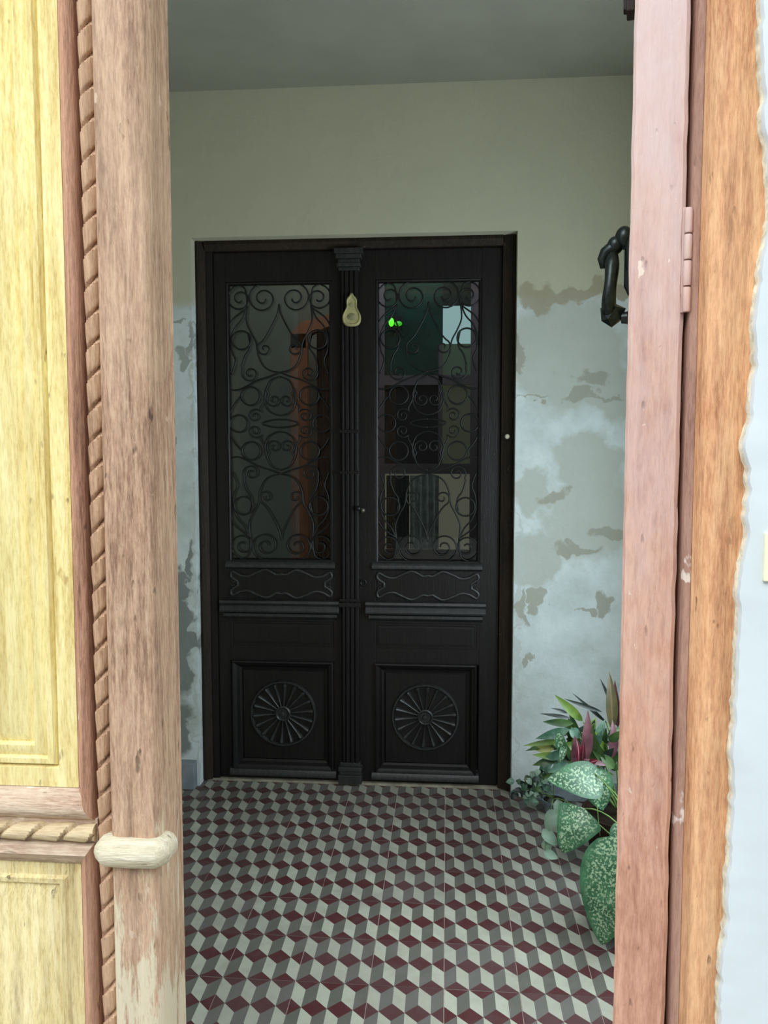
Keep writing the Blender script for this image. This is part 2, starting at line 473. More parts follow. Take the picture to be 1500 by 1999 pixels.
# wall_back: four pieces round the door opening, slightly uneven plaster arris
w = MB()
ox0, ox1, oz = -1.052, 0.275, 2.306
w.box(XL - .1, ox0, WY, 3.45, 0, ZC + .1)
w.box(ox1, XR + .1, WY, 3.45, 0, ZC + .1)
w.box(ox0, ox1, WY, 3.45, oz, ZC + .1)
tag(w.build('wall_back', M['wall_back']), 'plastered vestibule wall around the dark double door, cream above, peeling pale blue below', kind='structure')
w = MB(); w.box(XL - .1, XL, Y_IN, WY, 0, ZC + .1)
tag(w.build('wall_left', M['wall_in']), 'plain plaster side wall on the left of the vestibule', kind='structure')
w = MB()
w.box(XR, XR + .1, Y_IN, 1.45, 0, ZC + .1); w.box(XR, XR + .1, 2.65, WY, 0, ZC + .1)
w.box(XR, XR + .1, 1.45, 2.65, 0, 0.55); w.box(XR, XR + .1, 1.45, 2.65, 2.15, ZC + .1)  # unseen opening, added to let the fill lamp into the vestibule
tag(w.build('wall_right', M['wall_in']), 'plaster side wall on the right of the vestibule with an opening added for fill light', kind='structure')
w = MB(); w.box(XL - .1, XR + .1, Y_IN, 3.45, ZC, ZC + .12)
tag(w.build('ceiling', M['ceiling']), 'grey green plaster ceiling of the vestibule', kind='structure')

# front wall: body plus a plaster skin with a broken edge beside the jamb
rag = []
ctrl = [(2.6, .372), (2.3, .372), (1.95, .3565), (1.80, .361), (1.76, .368), (1.70, .372), (1.655, .366), (1.60, .362), (1.50, .360), (1.43, .353),
        (1.40, .358), (1.33, .357), (1.26, .351), (1.20, .352), (1.12, .350), (0.98, .350), (0.85, .348), (0.80, .343), (0.68, .345), (0.55, .345), (0.30, .345), (0.0, .346)]
cs = catmull([(x - .008, z) for z, x in ctrl], 6)
zs = [2.6 - .008 * i for i in range(326)]
k = 0
for z in zs:
    while k < len(cs) - 2 and cs[k + 1][1] > z: k += 1
    (xa, za), (xb, zb) = cs[k], cs[k + 1]
    t = 0 if za == zb else min(1, max(0, (za - z) / (za - zb)))
    rag.append((xa + (xb - xa) * t + rnd.uniform(-.0016, .0016) + .0018 * math.sin(z * 61) * math.sin(z * 23), max(z, 0)))
w = MB()
fs = []; ms_ = []; vs_ = []
for i, (x, z) in enumerate(rag):
    j = rnd.uniform(-.0008, .0008)
    vs_ += [(x, .978, z), (x + .001 + j, .9600, z), (x + .003, .9550, z), (x + .016, .953, z), (0.45, .953, z), (0.45, .985, z), (x, .985, z)]
w.v = list(vs_)
for i in range(len(rag) - 1):
    for k in range(7):
        a, b_ = i * 7 + k, i * 7 + (k + 1) % 7
        w.f.append((a, b_, b_ + 7, a + 7)); w.m.append(1 if k in (0, 6) else 0)
w.box(0.45, 2.6, .953, Y_IN, 0, 3.2)
w.box(0.40, 0.45, .985, Y_IN, 0, 3.2)
w.box(-3.2, -1.06, .953, Y_IN, 0, 3.2)
w.box(-1.06, 0.40, .953, Y_IN, 2.6, 3.2)
tag(w.build('wall_front', [M['facade'], M['edge_plaster']], None, 40), 'whitewashed street wall at the right of the door jamb', kind='structure')

# floor: grout bed, loose cement tiles as parts, plain slab at the sides
fl = MB(); fl.box(XL - .1, XR + .1, .80, 3.34, -.12, -.0012)
floor = tag(fl.build('floor', M['grout']), 'floor of cement tiles patterned with cream, grey and dark red cubes', kind='structure')
Pp, Q, T = 0.2 / 3, 0.1, 0.032
def clip(poly, x0, x1, y0, y1):
    for ax, lim, sg in ((0, x0, 1), (0, x1, -1), (1, y0, 1), (1, y1, -1)):
        out = []
        for i in range(len(poly)):
            a, b_ = poly[i], poly[(i + 1) % len(poly)]
            da, db = sg * (a[ax] - lim), sg * (b_[ax] - lim)
            if da >= 0: out.append(a)
            if (da >= 0) != (db >= 0):
                t = da / (da - db)
                out.append((a[0] + (b_[0] - a[0]) * t, a[1] + (b_[1] - a[1]) * t))
        poly = out
        if len(poly) < 3: return []
    return poly
def tile_mesh(y1=0.2):
    g = 0.0009
    vs_, fs, ms = [], [], []
    def put(poly, mi):
        poly = clip(poly, g, .2 - g, g, y1 - g)
        if len(poly) >= 3:
            o = len(vs_); vs_.extend([(x, y, 0.0) for x, y in poly]); fs.append(tuple(range(o, o + len(poly)))); ms.append(mi)
    for r in range(-1, 4):
        cy = r * Q; offx = Pp / 2 if r % 2 == 0 else 0
        for k in range(-1, 5):
            cx = k * Pp + offx
            put([(cx - Pp / 2, cy), (cx, cy - T), (cx + Pp / 2, cy), (cx, cy + T)], 2)
            put([(cx - Pp / 2, cy), (cx - Pp / 2, cy - Q + T), (cx, cy - Q), (cx, cy - T)], 0)
            put([(cx, cy - T), (cx, cy - Q), (cx + Pp / 2, cy - Q + T), (cx + Pp / 2, cy)], 1)
    o = len(vs_)
    c = [(g, g), (.2 - g, g), (.2 - g, y1 - g), (g, y1 - g)]
    vs_ += [(x, y, 0) for x, y in c] + [(x, y, -.004) for x, y in c]
    for i in range(4):
        fs.append((o + i, o + 4 + i, o + 4 + (i + 1) % 4, o + (i + 1) % 4)); ms.append(1)
    me = bpy.data.meshes.new('tile')
    me.from_pydata(vs_, [], fs)
    for k in ('t_light', 't_grey', 't_red'): me.materials.append(M[k])
    me.polygons.foreach_set('material_index', ms)
    return me
tm_full, tm_cut = tile_mesh(), tile_mesh(0.088)
for j in range(-5, 7):
    y = 2.025 + 0.2 * j
    for i in range(-7, 5):
        x = 0.2 * i
        if x < XL - .05 or x + .2 > XR + .01: continue
        t = bpy.data.objects.new('tile', tm_full if j < 6 else tm_cut)
        COL.objects.link(t); t.parent = floor
        t.location = (x, y, rnd.uniform(-.0004, .0004))
g = MB(); g.box(-1.045, 0.27, 3.313, 3.40, -.01, .008, .002)
tag(g.build('trim_1', M['stone']), 'worn pale stone threshold strip under the dark double door', kind='structure')
g = MB()
g.box(XL, -1.062, 3.205, WY, 0, 0.115, .004)
tag(g.build('baseboard_left', M['skirt']), 'grey painted masonry skirting block left of the dark double door', kind='structure')
g = MB()
g.box(0.36, XR, 3.215, WY, 0, 0.07, .004)
tag(g.build('baseboard_right', M['skirt']), 'grey painted masonry skirting behind the plants', kind='structure')

# ------------------------------------------------------------------ inner door frame
t2 = empty('trim_2', (-0.39, 3.30, 0)); tag(t2, 'thin dark brown wooden frame around the double door', kind='structure')
def jamb_prof(x0, x1, d):
    return [(x0, 3.45), (x0, 3.30), (x0 + .3 * (x1 - x0), 3.295), (x0 + .7 * (x1 - x0), 3.302), (x1, 3.31), (x1, 3.45)]
MB().prism(jamb_prof(-1.052, -1.012, 1), 0.008, 2.305, 'z').build('jamb', M['frame_wood'], t2)
MB().prism([(-1.011, 3.45), (-1.011, 3.318), (-0.984, 3.322), (-0.984, 3.45)], 0.008, 2.272, 'z').build('stop', M['black_wood'], t2)
MB().prism(jamb_prof(0.275, 0.222, 1), 0.008, 2.305, 'z').build('jamb', M['frame_wood'], t2)
MB().prism([(3.30, 2.305), (3.295, 2.29), (3.31, 2.266), (3.45, 2.266), (3.45, 2.305)], -1.052 + .04, .222, 'x').build('head', M['frame_wood'], t2)
bt = empty('doorbell_button', (0.246, 3.298, 1.494))
tag(bt, 'small round white doorbell button on the right of the dark door frame', 'button')
MB().lathe_y([(0, 0), (.0165, 0), (.0165, .005), (.013, .008), (0, .008)], .246, 1.494, 3.304, 20).build('base', M['black_wood'], bt, 40)
MB().lathe_y([(0, .006), (.0095, .006), (.0095, .012), (.006, .016), (0, .017)], .246, 1.494, 3.304, 18).build('push_button', M['white_plastic'], bt, 40)

# ------------------------------------------------------------------ ironwork
def arc(cx, cy, r, a0, a1, n=14):
    return [(cx + r * math.cos(math.radians(a0 + (a1 - a0) * i / n)), cy + r * math.sin(math.radians(a0 + (a1 - a0) * i / n))) for i in range(n + 1)]
def spiral(cx, cy, r, a0, turns, sgn=1, r1=0.18, n=28):
    out = []
    for i in range(n + 1):
        t = i / n
        a = math.radians(a0) + sgn * 2 * math.pi * turns * t
        k = r * (1 - t * (1 - r1))
        out.append((cx + k * math.cos(a), cy + k * math.sin(a)))
    return out
# one quarter, in photo pixels from the centre of the grille (x right, y up)
RINGS = [(72, 163, 18), (56, 54, 18), (79, 0, 17)]
SCROLLS = [
    catmull([(3, 270), (14, 274), (34, 274)], 4) + spiral(30, 243, 29, 78, 1.7, -1),           # top inner scroll
    catmull([(60, 228), (64, 262), (80, 270)], 4) + spiral(74, 243, 26, 80, 1.6, -1),            # top outer scroll
    catmull([(60, 228), (62, 200), (54, 178), (44, 158), (40, 132), (30, 112), (16, 103), (0, 100)], 6),  # lyre
    catmull([(0, 232), (3, 214), (14, 190), (26, 168)], 5) + spiral(28, 146, 15, 70, 1.3, -1),   # inner heart scroll
    catmull([(60, 228), (70, 205), (84, 188), (92, 165), (90, 140), (84, 122), (92, 96)], 6),    # outer strand
    catmull([(96, 190), (86, 206), (62, 224)], 4),
    catmull([(60, 178), (56, 150), (66, 132), (72, 112)], 5) + spiral(56, 98, 17, 30, 1.5, -1),  # S scroll at the side
    catmull([(0, 100), (20, 92), (44, 84), (66, 72), (82, 66), (98, 68)], 6),                    # sagging tie
    catmull([(0, 92), (18, 84), (26, 66)], 4) + spiral(12, 46, 15, 50, 1.4, -1),
    catmull([(26, 66), (30, 46), (38, 30)], 4) + spiral(48, 15, 14, 150, 1.5, -1),
    catmull([(74, 54), (86, 40), (96, 20), (98, 0)], 5),
    catmull([(26, 70), (30, 50), (24, 28), (10, 18), (0, 16)], 5),
    catmull([(0, 8), (14, 7), (30, 3), (34, 0)], 4),
]
def make_grille(parent, cx, cz, sx, y):
    k = LY / F_PX
    k2 = k * 0.999
    fr = MB()
    hw, hh = 98 * sx * k, 272 * k2
    # slim bars that carry the scrolls, behind the stiles' edge
    for x in (cx - hw, cx + hw):
        fr.box(x - .003, x + .003, y - .003, y + .003, cz - hh, cz + hh)
    for z in (cz - hh, cz + hh):
        fr.box(cx - hw, cx + hw, y - .003, y + .003, z - .003, z + .003)
    g = fr.build('grille', M['iron'], parent)
    done = set()
    for mx in (1, -1):
        for my in (1, -1):
            for (a, b_, r) in RINGS:
                key = (round(a * mx), round(b_ * my))
                if key in done: continue
                done.add(key)
                pts = [(cx + (a * mx + r * math.cos(2 * math.pi * i / 24)) * k * sx, y - .002, cz + (b_ * my + r * math.sin(2 * math.pi * i / 24)) * k2) for i in range(24)]
                MB().tube(pts, .0042, 6, closed=True).build('ring', M['iron'], g, True)
            for s_ in SCROLLS:
                pts = []
                for (a, b_) in s_:
                    q = Vector((cx + a * mx * k * sx, y, cz + b_ * my * k2))
                    if not pts or (q - pts[-1]).length > 1e-4: pts.append(q)
                MB().tube(pts, .0038, 6).build('scroll', M['iron'], g, True)
    return g

# ------------------------------------------------------------------ inner door leaves
def rosette(parent, cx, cz, y, r=0.145):
    m = MB()
    m.lathe_y([(r, 0), (r, .008), (r - .003, .013), (r - .009, .013), (r - .012, .006), (r - .012, -.001), (r - .002, -.001)], cx, cz, y, 48)
    m.lathe_y([(.034, 0), (.034, .012), (.029, .016), (.024, .012), (.022, .006), (.012, .006), (.009, .014), (0, .016)], cx, cz, y, 24)
    n = 18
    for k in range(n):
        a = 2 * math.pi * (k + .3) / n
        d = Vector((math.cos(a), 0, math.sin(a))); s = Vector((-math.sin(a), 0, math.cos(a)))
        rg = []
        for t, wd, h in ((.028, .0030, .010), (.070, .0048, .010), (.110, .0070, .011), (.122, .0100, .016), (.130, .0095, .016), (.136, .004, .006)):
            c = Vector((cx, y, cz)) + d * (t * r / .145)
            rg.append([c - s * wd, c - s * wd * .6 - Vector((0, h * .8, 0)), c - Vector((0, h, 0)), c + s * wd * .6 - Vector((0, h * .8, 0)), c + s * wd])
        m.rings(rg, closed=True)
    return m.build('rosette', M['dusty_wood'], parent, 35)

def carved_panel(parent, x0, x1, z0, z1, y):
    cx, hw, cz, hh = (x0 + x1) / 2, (x1 - x0) / 2, (z0 + z1) / 2, (z1 - z0) / 2
    q = [(0, .72), (.09, .66), (.14, .74), (.30, 1.0), (.48, .80), (.66, .52), (.82, .60), (.96, .86), (.99, .5), (.86, .16)]
    top = catmull(q, 5)
    quad = [p for p in top]
    low = [(x, -z) for x, z in reversed(top)]
    half = quad + low[0:]
    outline = [(cx + x * hw, cz + z * hh) for x, z in half] + [(cx - x * hw, cz + z * hh) for x, z in reversed(half[1:-1])]
    m = MB()
    m.prism(outline, y - .005, y + .002, 'y')
    body = m.build('carved_panel', M['black_wood'], parent, 40)
    m = MB()
    pts = [(x, y - .005, z) for x, z in outline]
    m.tube(pts, .006, 8, closed=True)
    for sx in (-1, 1):                       # curled corner sprigs
        for sz in (-1, 1):
            s_ = spiral(cx + sx * hw * .93, cz + sz * hh * .22, .012, 90 * sz, .9, -sx * sz)
            m.tube([(a, y - .004, b_) for a, b_ in s_], .003, 5)
    m.build('relief_edge', M['dusty_wood'], body, 40)
    return body

def inner_leaf(name, label, x0, x1, gx0, gx1, px0, px1, cx0, cx1):
    root = empty(name, ((x0 + x1) / 2, 3.352, 0.012)); tag(root, label, kind='structure')
    z0, z1 = 0.012, 2.264
    yb = 3.375
    bw = M['black_wood']
    MB().box(x0, gx0, LY, yb, z0, z1, .002).build('stile', bw, root)
    MB().box(gx1, x1, LY, yb, z0, z1, .002).build('stile', bw, root)
    MB().box(gx0, gx1, LY, yb, 2.142, z1, .002).build('top_rail', bw, root)
    MB().box(gx0, gx1, LY, yb, 0.53, 0.962, .002).build('lock_rail', bw, root)
    MB().box(gx0, gx1, LY, yb, z0, 0.075, .002).build('bottom_rail', bw, root)
    # glazing bead and pane
    MB().frame(gx0, gx1, .962, 2.142, [(0, 0), (.004, .004), (.010, .001), (.014, -.012)], LY, cap=False).build('glazing_bead', bw, root)
    MB().box(gx0 + .002, gx1 - .002, 3.352, 3.355, .964, 2.14).build('glass_pane', M['glass'], root)
    make_grille(root, (gx0 + gx1) / 2, 1.552, (gx1 - gx0) / (200 * LY / F_PX), 3.338)
    # sloping sill moulding below the glass
    MB().prism([(LY + .002, .968), (LY - .010, .962), (LY - .018, .948), (LY - .018, .940), (LY - .006, .932), (LY + .002, .930)], gx0 - .014, gx1 + .010, 'x').build('sill_moulding', M['dusty_wood'], root, 40)
    carved_panel(root, gx0 + .006, gx1 - .004, .808, .928, LY)
    # stepped cornice
    c = MB()
    c.prism([(LY + .002, .800), (LY - .030, .798), (LY - .034, .788), (LY - .022, .776), (LY - .030, .764), (LY - .034, .756), (LY - .030, .748), (LY + .002, .742)], cx0, cx1, 'x')
    c.prism([(LY + .002, .742), (LY - .014, .740), (LY - .016, .728), (LY - .004, .716), (LY + .002, .714)], cx0 + .012, cx1 - .012, 'x')
    c.build('cornice', M['dusty_wood'], root, 40)
    MB().frame(px0, px1, .598, .706, [(0, 0), (.004, -.004), (.010, -.004), (.012, .003), (.02, .004)], LY - .0015).build('flat_panel', bw, root)
    lp = MB().frame(px0, px1, .052, .532, [(0, -.004), (0, .014), (.006, .018), (.012, .012), (.020, .006), (.030, -.008), (.040, -.012), (.046, -.006)], LY).build('lower_panel', bw, root)
    rosette(lp, (px0 + px1) / 2, .300, LY + .006)
    MB().prism([(LY + .002, .060), (LY - .016, .056), (LY - .026, .040), (LY - .026, .030), (LY + .002, .026)], px0 - .012, px1 + .012, 'x').build('weather_moulding', M['dusty_wood'], root, 40)
    return root
d3 = inner_leaf('door_3', 'left leaf of the dark inner double door with ironwork grille and carved rosette', -.983, -.374, -.931, -.481, -.924, -.481, -.969, -.452)
d4 = inner_leaf('door_4', 'right leaf of the dark inner double door with ironwork grille and carved rosette', -.371, .220, -.299, .140, -.303, .130, -.340, .165)
# astragal, fixed to the left leaf
a = MB()
prof = [(-.446, LY + .001), (-.446, 3.315), (-.440, 3.305)]
for i in range(3):
    xa = -.436 + i * .0195
    prof += [(xa, 3.300), (xa + .004, 3.300), (xa + .0095, 3.306), (xa + .015, 3.300)]
prof += [(-.374, 3.300), (-.368, 3.306), (-.367, 3.318), (-.367, LY + .001)]
a.prism(prof, .10, 2.175, 'z')
ast = a.build('astragal', M['black_wood'], d3)
c = MB()
for (z0, z1, e, d) in ((2.175, 2.19, .003, .304), (2.19, 2.205, .008, .292), (2.205, 2.222, .004, .300), (2.222, 2.240, .012, .286), (2.240, 2.262, .018, .280)):
    c.box(-.447 - e, -.366 + e, 3 + d, LY, z0, z1, .003)
c.build('capital', M['dusty_wood'], ast)
c = MB()
for (z0, z1, e, d) in ((.014, .050, .010, .286), (.050, .066, .006, .294), (.066, .085, .010, .288), (.085, .102, .003, .300)):
    c.box(-.447 - e, -.366 + e, 3 + d, LY, z0, z1, .003)
c.build('base_block', M['dusty_wood'], ast)
c = MB()
for (z0, z1, e, d) in ((.778, .796, .006, .290), (.800, .812, .003, .296), (1.51, 1.524, .001, .2975), (1.34, 1.352, .001, .2975)):
    c.box(-.447 - e, -.366 + e, 3 + d, 3.31, z0, z1, .002)
c.build('band', M['black_wood'], ast)
p = P(701, 992, 3.30)
MB().lathe_y([(0, 0), (.008, 0), (.006, .008), (.011, .014), (.011, .022), (.006, .028), (0, .029)], p.x, p.z, 3.301, 16).build('knob', M['iron'], d3, True)
p = P(722, 996, 3.32)
tag(MB().lathe_y([(0, 0), (.009, 0), (.006, .008), (.010, .014), (.010, .022), (.005, .027), (0, .028)], -.352, p.z, 3.331, 16).build('knob', M['brass'], d4, True), 'small dull metal knob')
p = P(717, 1138, 3.32)
MB().lathe_y([(.016, 0), (.016, .005), (.012, .008), (.008, .005), (.008, 0)], -.352, p.z, 3.3305, 18).build('escutcheon', M['iron'], d4, True)

# gourd-shaped ornament hanging on the astragal
go = empty('wall_ornament', (-.394, 3.297, 1.947)); tag(go, 'small cream gourd-shaped ornament hanging on the dark centre post of the inner door', 'ornament')
outl = []
pr = [(0, .1345), (.006, .132), (.010, .124), (.018, .117), (.0225, .106), (.022, .090), (.0225, .078), (.030, .064), (.0385, .048), (.041, .032), (.038, .016), (.028, .005), (.014, .0005), (0, 0)]
right = catmull(pr, 4)
outl = [(-.394 + x * .93, 1.947 + z) for x, z in right] + [(-.394 - x * .93, 1.947 + z) for x, z in reversed(right[1:-1])]
def shrink(pts, k, c=(-.394, 2.0)):
    return [(c[0] + (x - c[0]) * k, c[1] + (z - c[1]) * k) for x, z in pts]
m = MB()
m.rings([[(x, 3.2995, z) for x, z in outl], [(x, 3.289, z) for x, z in outl], [(x, 3.283, z) for x, z in shrink(outl, .92)], [(x, 3.283, z) for x, z in shrink(outl, .86)], [(x, 3.287, z) for x, z in shrink(outl, .8)]])
m.build('body', M['cream'], go, 40)
m = MB()
m.lathe_y([(0, 0), (.011, 0), (.010, .003), (0, .005)], -.394, 2.033, 3.288, 16)
orn_m = plain('ornament_relief', srgb(150, 148, 112), .7, .2)
m.build('relief', orn_m, go, 40)
m = MB()
m.lathe_y([(0, 0), (.015, 0), (.013, .003), (0, .006)], -.394, 1.985, 3.288, 16, sx=1.3)
m.build('relief', orn_m, go, 40)

# ------------------------------------------------------------------ room behind the glass
RY = 4.05
b_ = MB(); b_.box(-1.9, 0.9, 4.30, 4.36, 0, 2.85)
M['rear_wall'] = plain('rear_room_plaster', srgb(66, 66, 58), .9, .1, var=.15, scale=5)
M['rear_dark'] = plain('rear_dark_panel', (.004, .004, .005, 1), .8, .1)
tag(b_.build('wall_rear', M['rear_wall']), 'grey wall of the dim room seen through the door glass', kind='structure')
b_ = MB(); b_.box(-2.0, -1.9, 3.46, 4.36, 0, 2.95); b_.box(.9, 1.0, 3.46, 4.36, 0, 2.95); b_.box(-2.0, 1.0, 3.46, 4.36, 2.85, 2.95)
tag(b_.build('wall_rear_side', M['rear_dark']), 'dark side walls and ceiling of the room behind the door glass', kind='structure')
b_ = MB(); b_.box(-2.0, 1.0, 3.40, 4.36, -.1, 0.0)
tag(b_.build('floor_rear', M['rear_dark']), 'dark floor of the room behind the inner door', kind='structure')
# made-up post and bracket for the street leaf's reflection, black sheet beside them
post = empty('reflection_post', P(585, 1100, RY)); post.location.z = 0
tag(post, 'brown post and bracket added behind the left door glass for the reflected street leaf', 'post')
mp_ = plain('reflection_post_brown', srgb(92, 52, 30), .6, .3, scale=12)
x0, x1 = P(567, 800, RY).x, P(600, 800, RY).x
MB().box(x0, x1, RY, RY + .06, 0, P(580, 650, RY).z, .004).build('reflection_shaft', mp_, post)
pz = P(600, 640, RY).z
MB().prism([(x0, pz - .10), (x0 + .01, pz - .02), (x0 + .06, pz + .03), (P(655, 612, RY).x, pz + .075), (P(655, 612, RY).x, pz + .02), (x1 + .02, pz - .03), (x1, pz - .10)], RY, RY + .06, 'y').build('bracket', mp_, post)  # bracket of the added reflection post
dc = MB()  # pleated black sheet added for the black half of the left pane
n = 40; xa, xb = P(612, 800, RY).x, P(668, 800, RY).x
pts = [(xa + (xb - xa) * i / n, RY + .02 + .012 * math.sin(i * 1.3)) for i in range(n + 1)]
pts = [(x, y + .10) for x, y in pts]
pts = pts + [(x, y + .004) for x, y in reversed(pts)]
dc.prism(pts, 0, P(640, 640, RY).z + .02, 'z')
tag(dc.build('black_sheet', M['rear_dark'], None, 60), 'black pleated sheet added behind the right half of the left door glass', 'black_sheet')
# added screen of panes standing in for the street reflected in the right leaf
def sx(px): return P(px, 830, RY).x
def sz(py): return P(835, py, RY).z
scr = empty('reflection_screen', (sx(835), RY, 0)); tag(scr, 'coloured screen with a bright pane, added behind the right door glass for the street reflection', 'screen')
mauve = plain('reflection_frame_mauve', srgb(70, 60, 68), .6, .3, var=.1)
f = MB()
bars = [(722, 752, 500, 1200), (918, 945, 500, 1200), (752, 918, 500, 540), (752, 918, 733, 752), (752, 918, 905, 925), (752, 918, 1072, 1084), (752, 918, 1120, 1200), (856, 864, 672, 905)]
for (a0, a1, b0, b1) in bars:
    f.box(sx(a0), sx(a1), RY - .02, RY + .02, max(0, sz(b1)), sz(b0))
f.build('frame', mauve, scr)
def pane(a0, a1, b0, b1, mt, nm='pane', lb=None):  # panes of the added reflection screen
    o = MB().box(sx(a0), sx(a1), RY - .002, RY + .004, sz(b1), sz(b0)).build(nm, mt, scr)
    if lb: o['label'] = lb
pane(752, 864, 540, 733, plain('reflection_dark_green', (.004, .022, .018, 1), .2, .5, var=.3, scale=6), lb='dark green pane added for the street reflection')
pane(864, 918, 598, 672, lit('sky_glow_pane', srgb(168, 205, 210), .75), lb='bright glowing pane for the reflected sky')  # glow put in for the sky mirrored in the door glass
pane(864, 918, 540, 598, plain('reflection_black', (.003, .006, .006, 1), .3, .4), lb='black pane added above the bright one for the street reflection')
pane(864, 918, 672, 733, lit('glowing_green_glass', srgb(58, 76, 60), .6), lb='glowing olive green pane added for the street reflection')  # glow added to the green pane, nothing lights it from behind
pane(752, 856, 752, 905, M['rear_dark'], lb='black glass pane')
pane(864, 918, 752, 905, lit('glowing_olive_glass', srgb(72, 76, 58), .45), lb='glowing olive pane added for the street reflection')  # olive pane given its own glow for brightness
pane(752, 918, 925, 1072, lit('glowing_beige_glass', srgb(112, 110, 96), .55), lb='glowing beige pane added for the street reflection')  # glow added because the fill lamp leaves the lower pane dark
pane(752, 918, 1084, 1120, plain('reflection_red', srgb(70, 44, 46), .5, .3), nm='panel')  # red strip of the added reflection screen
def drape(name, a0, a1, b0, b1, mt, label, amp=.008, fr_=1.1, dy=-.04):
    n = 30; xa, xb = sx(a0), sx(a1)
    pts = [(xa + (xb - xa) * i / n, RY + dy + amp * math.sin(i * fr_)) for i in range(n + 1)]
    pts = pts + [(x, y + .003) for x, y in reversed(pts)]
    o = MB().prism(pts, sz(b1), sz(b0), 'z').build(name, mt, scr, 60)
    o['label'] = label
drape('drape', 756, 800, 928, 1070, plain('teal_cloth', srgb(14, 34, 34), .9, .1), 'dark teal drape')
drape('drape', 802, 858, 928, 1070, plain('grey_cloth', srgb(120, 128, 126), .9, .1), 'grey drape', .01, .9)
gl_ = empty('green_lamp', P(768, 630, RY - .05)); tag(gl_, 'small glowing green lamp seen through the right door glass', 'lamp')
p = P(764, 628, RY - .05); q = P(776, 631, RY - .05)
MB().lathe_y([(0, 0), (.020, 0), (.022, .006), (.012, .016), (0, .018)], p.x, p.z, RY - .03, 14, sx=.62).build('bulb', lit('green_glow', (.10, .9, .03, 1), 2.2), gl_, True)
MB().lathe_y([(0, 0), (.012, 0), (.013, .006), (.008, .012), (0, .014)], q.x + .004, q.z, RY - .03, 14, sx=1.5).build('bulb', lit('green_glow_dim', (.05, .7, .01, 1), .8), gl_, True)
MB().box(p.x - .014, q.x + .022, RY - .03, RY - .02, p.z - .03, p.z + .03).build('mount', M['rear_dark'], gl_)

# ------------------------------------------------------------------ street door, left leaf (closed)
d1 = empty('door_1', (-.67, 1.02, 0)); tag(d1, 'closed left leaf of the weathered street door with yellow panels and rope carving', kind='structure')
MB().box(-1.03, -.440, 1.014, 1.055, 0, 2.56).build('leaf_core', M['mould'], d1)
pro = [(-.4385, 1.06), (-.4385, .985), (-.435, .979), (-.426, .9765), (-.414, .977), (-.4095, .9785), (-.406, .977), (-.396, .976), (-.385, .9755), (-.3765, .979), (-.3725, .987), (-.3712, .996), (-.3700, 1.004), (-.3690, 1.06)]
MB().prism(pro, 0, 2.56, 'z').build('meeting_stile', M['stile'], d1, 50)
bd = MB()
zz = [(-.018, .000), (-.015, .008), (-.008, .013), (0, .0145), (.008, .013), (.015, .008), (.018, .0)]
rg = []
for (dz, e) in zz:
    o = e
    rg.append([(-.443 - o, 1.0, .899 + dz), (-.443 - o, .976 - o * .4, .899 + dz), (-.437 - o * .5, .970 - o, .899 + dz), (-.405, .968 - o, .899 + dz + rnd.uniform(-.001, .001)), (-.377 + o * .5, .970 - o, .899 + dz), (-.370 + o, .978 - o * .4, .899 + dz), (-.369 + o, 1.0, .899 + dz)])
bd.rings(rg)
bd.build('stile_band', M['band'], d1, 50)

def rope(parent, name, a, b_, r, pitch, mt, hand=1, axis='z', c=(0, 0)):
    """carved rope: half-round with overlapping slanted strands"""
    L = b_ - a; nl = int(L / pitch * 22); nc = 20
    rs = []
    for i in range(nl + 1):
        s = a + L * i / nl; ring_ = []
        for k in range(nc):
            th = 2 * math.pi * k / nc
            u = (s / pitch + hand * 1.25 * (th - math.pi) / math.pi * .5 + .04 * math.sin(s * 40)) % 1.0
            prof_ = .80 + .22 * (u / .84) ** .5 if u < .84 else .80 + .22 * 1.0 - .50 * math.sin(math.pi * (u - .84) / .16) - .22 * (u - .84) / .16
            rad = r * prof_
            x, y = rad * math.cos(th), rad * math.sin(th)
            if axis == 'z': ring_.append((c[0] + y, c[1] + x, s))
            else: ring_.append((s, c[0] + x, c[1] + y))
        rs.append(ring_)
    return MB().rings(rs).build(name, mt, parent, 45)
rope(d1, 'rope_carving', .0, 2.55, .0118, .039, M['rope'], 1, 'z', (-.4510, .999))
rope(d1, 'rope_carving', -1.03, -.466, .0125, .042, M['rope_x'], 1, 'x', (.997, .9115))
# back strip behind the rope, fillet beside it
MB().box(-.4645, -.4395, 1.004, 1.02, 0, 2.55).build('fillet', M['mould'], d1)
bol = [(0, -.012), (0, .012), (.004, .020), (.010, .023), (.015, .018), (.018, .012), (.0225, .008), (.0245, -.004)]
def bolection(nm, z0, z1, kx, kz):
    x0, x1 = -.97, -.4685
    m = MB()
    rs = []
    for i, h in bol:
        rs.append([(x0 + i, 1.012 - h, z0 + i * kz), (x1 - i * kx, 1.012 - h, z0 + i * kz), (x1 - i * kx, 1.012 - h, z1 - i * kz), (x0 + i, 1.012 - h, z1 - i * kz)])
    for sides, mt in (((0, 2), M['mould_x']), ((1, 3), M['mould'])):
        mm = MB()
        for s_ in sides:
            vs_ = []; fs = []
            for r_ in rs:
                vs_ += [r_[s_], r_[(s_ + 1) % 4]]
            for k in range(len(rs) - 1):
                fs.append((2 * k, 2 * k + 1, 2 * k + 3, 2 * k + 2))
            mm.add(vs_, fs)
        mm.build(nm, mt, d1, 50)
bolection('bolection_moulding', .927, 2.48, 1, 1.72)
bolection('bolection_moulding', .08, .897, 1, 1.45)
yp = [(0, 0), (.026, .001), (.029, -.005), (.033, .003), (.040, .004), (.043, -.001), (.052, .003), (.058, .004), (.061, -.004), (.075, .002)]
MB().frame(-.946, -.4935, .968, 2.44, yp, 1.008).build('upper_panel', M['yellow'], d1, 30)
